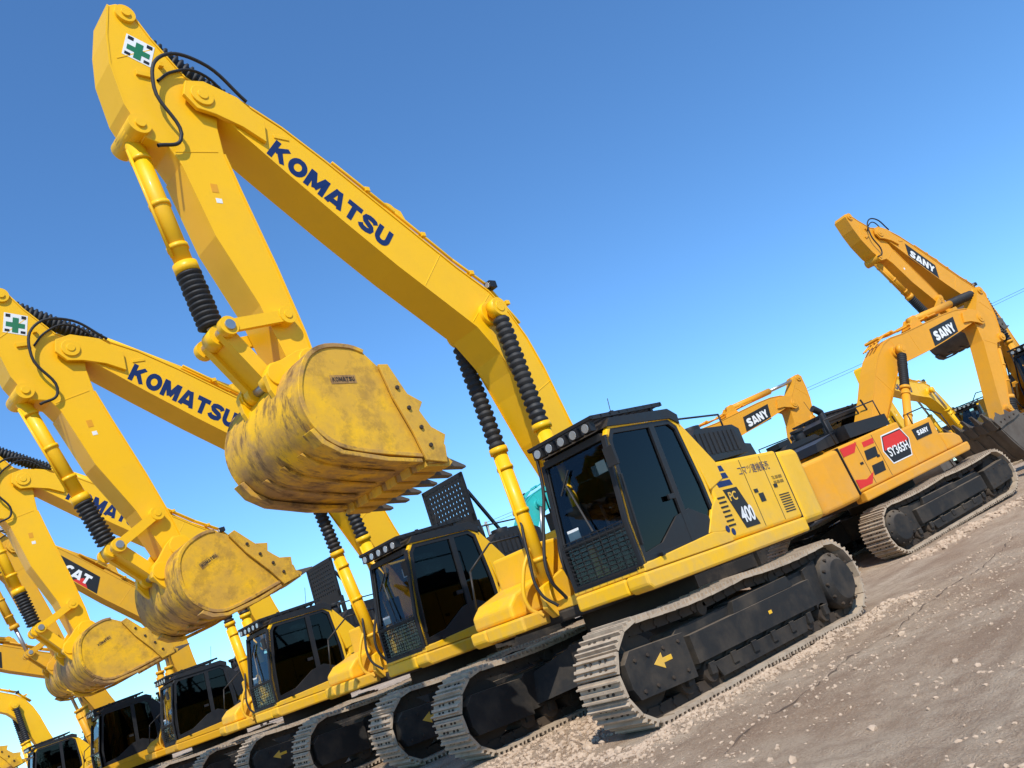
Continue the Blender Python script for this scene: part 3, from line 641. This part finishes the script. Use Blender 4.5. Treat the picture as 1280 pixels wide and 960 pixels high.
me=bpy.data.meshes.new('ground_crack');me.from_pydata(vs,[],fs);me.materials.append(M['crk']);COL.objects.link(bpy.data.objects.new('ground_crack',me))
# ------------------------------------------------------------------ machines
R=math.radians
excavator('excavator',(0,0,0),0,swing=.0869)
excavator('excavator',(-.305,-4.934,0),0,swing=.085,brot=-8,arot=-9,krot=-25,panel=True)
excavator('excavator',(-.60,-11.08,0),0,swing=.0476,brot=-6,arot=-4,krot=-22,panel=True)
excavator('excavator',(-1.0,-18.6,0),0,brot=2,arot=-6,krot=-20,body='cat',cab='blk',brand='CAT',brandmat='blk',boots=False,arrow=False)
excavator('excavator',(-.2,-23.2,0),0,brot=-14,arot=-10,krot=-20,body='cat',cab='blk',brand='CAT',brandmat='blk',boots=False,detail=False,arrow=False)
excavator('excavator',(-.1,-33.2,0),0,brot=-8,arot=-6,krot=-20,detail=False)
excavator('excavator',(-10.6,-1.5,.27),R(168),brot=-36,arot=-16,krot=-70,body='ora',cab='blk',bucket='wgry',brand='SANY',side=-1,tilt=R(-4.5),bodytext='SY365H',arrow=False)
excavator('excavator',(-21.6,-.6,.85),R(-10),brot=-1,arot=-24,krot=-20,body='ora',cab='blk',bucket='wgry',brand='SANY',arrow=False)
excavator('excavator',(-11.9,-9.0,.25),R(168),brot=-31,arot=-12,krot=-10,body='ora',cab='blk',bucket='wgry',brand='SANY',side=-1,boots=False,scale=1.08,detail=False,arrow=False)
excavator('excavator',(-9.0,-13.8,.2),R(168),brot=-20,arot=-8,krot=-10,body='teal',cab='teal',bucket='wgry',brand=None,boots=False,detail=False,arrow=False)
excavator('excavator',(-33.5,-7.5,.62),R(0),brot=-30,arot=-8,krot=-10,bucket='wgry',boots=False,detail=False,arrow=False)
# ------------------------------------------------------------------ distant trees
M['lf']=surf('foliage',(.05,.09,.025),(.02,.04,.012),.9,.8,scale=.6,bump=0);M['bark']=surf('bark',(.08,.055,.04),(.04,.03,.02),.5,.9)
vs=[];fs=[];tm=MB()
def tree(x,y,h):
    z0=tz(x,y);tm.cyl((x,y,z0-.1),(x+rng.normal(0,.1),y,z0+h*.7),h*.03,'bark',8,h*.008)
    cl=[(x+rng.normal(0,h*.17),y+rng.normal(0,h*.17),z0+h*rng.uniform(.35,.92),h*rng.uniform(.09,.17)) for _ in range(16)]
    for (a,b_,c_,r) in cl:
        tm.cyl((x,y,z0+h*.3),(a,b_,c_),h*.009,'bark',5,h*.003)
        for _ in range(110):
            p=rng.normal(0,1,3);p/=np.linalg.norm(p);p=np.array([a,b_,c_])+p*r*rng.random()**.4
            u=rng.normal(0,1,3);u/=np.linalg.norm(u);v=np.cross(u,rng.normal(0,1,3));v/=np.linalg.norm(v);s=h*.022
            k=len(vs);vs.extend([tuple(p-u*s),tuple(p+v*s*.6),tuple(p+u*s),tuple(p-v*s*.6)]);fs.append((k,k+1,k+2,k+3))
for i in range(22): tree(-46+i*3.2+rng.uniform(-1,1),-66+rng.uniform(-4,4),rng.uniform(3.8,5.6))
for i in range(14): tree(-54-rng.uniform(0,8),-34+i*2.6,rng.uniform(3.2,4.6))
tm.obj('tree_row_trunks')
me=bpy.data.meshes.new('tree_line');me.from_pydata(vs,[],fs);me.materials.append(M['lf']);tl=bpy.data.objects.new('tree_line',me);COL.objects.link(tl)
bpy.data.objects['tree_row_trunks'].parent=tl
pl=bpy.data.objects.new('utility_poles',None);COL.objects.link(pl)
A_=Vector((-30,-39.2,8.6));B_=Vector((-70,1.5,12.8))
M['cnc']=surf('concrete',(.3,.29,.27),(.2,.18,.15),.4,.8)
mm=MB()
for P in (A_,B_):
    mm.cyl((P.x,P.y,0),(P.x,P.y,P.z+.3),.16,'cnc',12,.1);mm.beam((P.x-.7,P.y-.7,P.z),(P.x+.7,P.y+.7,P.z),.1,.1,'cnc')
mm.obj('poles_and_crossarms',pl)
for k in (-.6,.6):
    hose('wire',[A_+Vector((k,k,.1)),(A_+B_)/2+Vector((k,k,-.5)),B_+Vector((k,k,.1))],.012,pl)
# ------------------------------------------------------------------ light, sky
sun=Vector((.50,.68,.95)).normalized()
L=bpy.data.lights.new('sun','SUN');L.energy=4.9;L.angle=math.radians(.53);L.color=(1,.955,.88)
lo=bpy.data.objects.new('sun',L);COL.objects.link(lo);lo.rotation_euler=sun.to_track_quat('Z','Y').to_euler()
w=bpy.data.worlds.new('World');sc.world=w;w.use_nodes=True;nt=w.node_tree;bg=nt.nodes['Background']
sk=N(nt,'ShaderNodeTexSky',sky_type='NISHITA');sk.sun_disc=False;sk.sun_elevation=math.asin(sun.z);sk.sun_rotation=math.atan2(sun.x,sun.y)
sk.air_density=1.0;sk.dust_density=.05;sk.ozone_density=3.0;sk.altitude=0
mx=N(nt,'ShaderNodeMix',data_type='RGBA',blend_type='MULTIPLY');mx.inputs[0].default_value=1;mx.inputs[7].default_value=(.80,1.24,1.58,1)
nt.links.new(sk.outputs[0],mx.inputs[6]);nt.links.new(mx.outputs[2],bg.inputs[0]);bg.inputs[1].default_value=.135
sc.view_settings.view_transform='Standard';sc.view_settings.look='None';sc.view_settings.exposure=0
# ------------------------------------------------------------------ camera
a,p,r=.7994,.2690,-.3441
F=Vector((-math.cos(a)*math.cos(p),-math.sin(a)*math.cos(p),math.sin(p)));Rr=F.cross(Vector((0,0,1))).normalized();U=Rr.cross(F)
Rc=math.cos(r)*Rr+math.sin(r)*U;Uc=-math.sin(r)*Rr+math.cos(r)*U
cd=bpy.data.cameras.new('camera');cd.sensor_width=36;cd.lens=1035/1280*36;cd.clip_end=3000;cd.clip_start=.05
co=bpy.data.objects.new('camera',cd);COL.objects.link(co)
co.matrix_world=Matrix(((Rc.x,Uc.x,-F.x,8.3463),(Rc.y,Uc.y,-F.y,7.6903),(Rc.z,Uc.z,-F.z,1.3541),(0,0,0,1)))
sc.camera=co
